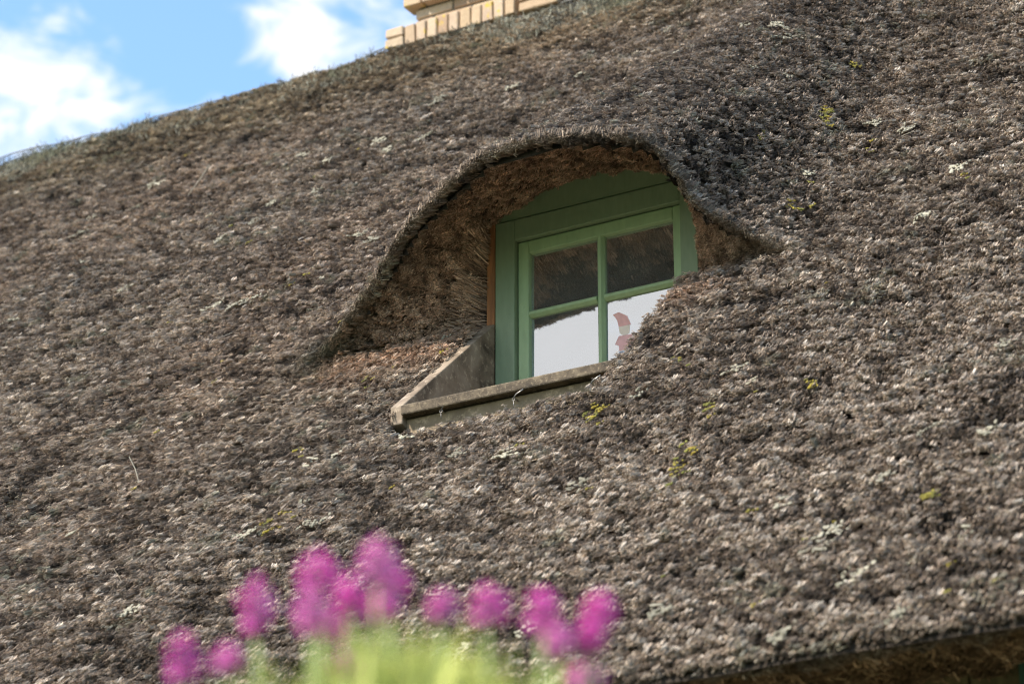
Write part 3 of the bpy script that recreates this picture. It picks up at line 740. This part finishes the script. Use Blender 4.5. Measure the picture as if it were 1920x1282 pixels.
# ------------------------------------------------------------------ flowering plant close to the camera
PET = m_flat('magenta_petal', (.90, .14, .62), .6); PET2 = m_flat('pink_petal', (.92, .26, .68), .6); CALYX = m_flat('calyx', (.22, .07, .16)); LEAF = m_flat('leaf_green', (.52, .55, .13), .6); STEMM = m_flat('stem_green', (.24, .32, .09))
for mt, tr in ((PET, .35), (LEAF, .4)):
    pp = mt.node_tree.nodes['Principled BSDF']
    if 'Subsurface Weight' in pp.inputs: pp.inputs['Subsurface Weight'].default_value = 0.0
base = at_dist((740, 1282), 2.45); bx, by = base[0], base[1]
plant = tag(empty('flowering_plant', (bx, by, 0)), 'tall garden plant with magenta flower heads and yellow-green leaves before the roof', 'plant')
pl_off = Vector((bx, by, 0))
def padopt(o): o.parent = plant; o.matrix_parent_inverse = Matrix.Translation(-pl_off); return o
heads = [(342, 1238, 66, 100), (425, 1236, 40, 44), (480, 1140, 70, 120), (597, 1078, 74, 82), (582, 1145, 70, 86), (622, 1172, 74, 60), (655, 1118, 52, 60), (708, 1056, 80, 86), (734, 1102, 74, 100), (700, 1150, 50, 44), (828, 1140, 46, 52), (915, 1138, 78, 72), (1016, 1150, 74, 74), (1044, 1206, 60, 54), (1122, 1150, 62, 66), (1100, 1196, 66, 56), (1098, 1275, 66, 50), (642, 1250, 40, 40)]
for i, (hx, hy, hw, hh) in enumerate(heads):
    D0 = 2.45 + random.uniform(-.12, .12); c = at_dist((hx, hy), D0); k = D0/F_PX; rw, rh = hw*k*.5*.60, hh*k*.5*.80
    mb = MB()
    for q in range(72):
        u = random.uniform(-1, 1); a = random.random()*6.283; rr = math.sqrt(max(0, 1-u*u))*random.uniform(.6, 1.25)
        d = Vector((rr*math.cos(a), rr*math.sin(a), u)); pos = Vector(c)+Vector((d.x*rw, d.y*rw, d.z*rh))
        nrm_ = Vector((d.x, d.y, d.z*.6+.3)).normalized(); t1 = nrm_.orthogonal().normalized(); t2 = nrm_.cross(t1); sz = random.uniform(.0035, .0065)
        tip = pos+nrm_*sz*1.6
        mb.add([pos-t1*sz*.2, pos+t2*sz*.7+nrm_*sz*.5, tip, pos-t2*sz*.7+nrm_*sz*.5, pos+t1*sz*.5+nrm_*sz*.9], [(0, 1, 2), (0, 2, 3), (0, 4, 1), (3, 4, 0)])
    h = padopt(mb.build('flower_head', PET2 if i % 3 == 1 else PET))
    m2 = MB(); m2.add(*tube_data([Vector(c)+Vector((0, 0, rh*f)) for f in (-1.25, -.9, -.3, .4, .85)], [rw*f for f in (.12, .45, .62, .55, .2)], 8))
    cal = m2.build('calyx', CALYX, None, True); cal.parent = h; cal.matrix_parent_inverse = Matrix.Translation(-pl_off) if False else Matrix.Identity(4)
    cal.matrix_parent_inverse = (Matrix.Translation(pl_off) @ Matrix.Translation(-pl_off))
    ft_ = Vector((bx+(c[0]-bx)*.25+random.gauss(0, .03), by+(c[1]-by)*.25+random.gauss(0, .03), 0))
    top_ = Vector(c)-Vector((0, 0, rh)); mid = (ft_*.35+top_*.65)+Vector((random.gauss(0, .012), random.gauss(0, .012), 0))
    m3 = MB(); m3.add(*tube_data([ft_, ft_*.65+top_*.35+Vector((.01, 0, 0)), mid, top_], [.004, .0034, .0026, .002], 6)); padopt(m3.build('stem', STEMM, None, True))
# foliage: many narrow leaves, a mound whose crest shows under the flowers
mb = MB()
def crest(px): return float(np.interp(px, [380, 480, 560, 640, 720, 790, 850, 930, 1010, 1080, 1140], [1290, 1255, 1225, 1200, 1160, 1165, 1195, 1215, 1205, 1235, 1290]))
for q in range(1050):
    px = random.gauss(750, 135); D0 = 2.45+random.uniform(-.16, .16)
    L = random.uniform(.06, .13); wd = random.uniform(.0020, .0042)
    py = crest(px) + L/D0*F_PX*.9 + random.random()**1.3*480
    if abs(px-745) > 340: continue
    p = Vector(at_dist((px, py), D0))
    if p.z < .25: continue
    d = Vector((random.gauss(0, .22)+(px-745)*.0005, random.gauss(0, .25), 1)).normalized(); sd = d.orthogonal().normalized()
    sd = (Matrix.Rotation(random.random()*6.283, 3, d) @ sd); bend = d.cross(sd)*random.uniform(-.25, .45)*L
    mb.add([p, p+d*L*.45+sd*wd+bend*.3, p+d*L+bend, p+d*L*.45-sd*wd+bend*.3], [(0, 1, 2), (0, 2, 3)])
fo = padopt(mb.build('foliage', LEAF)); fo['kind'] = 'stuff'
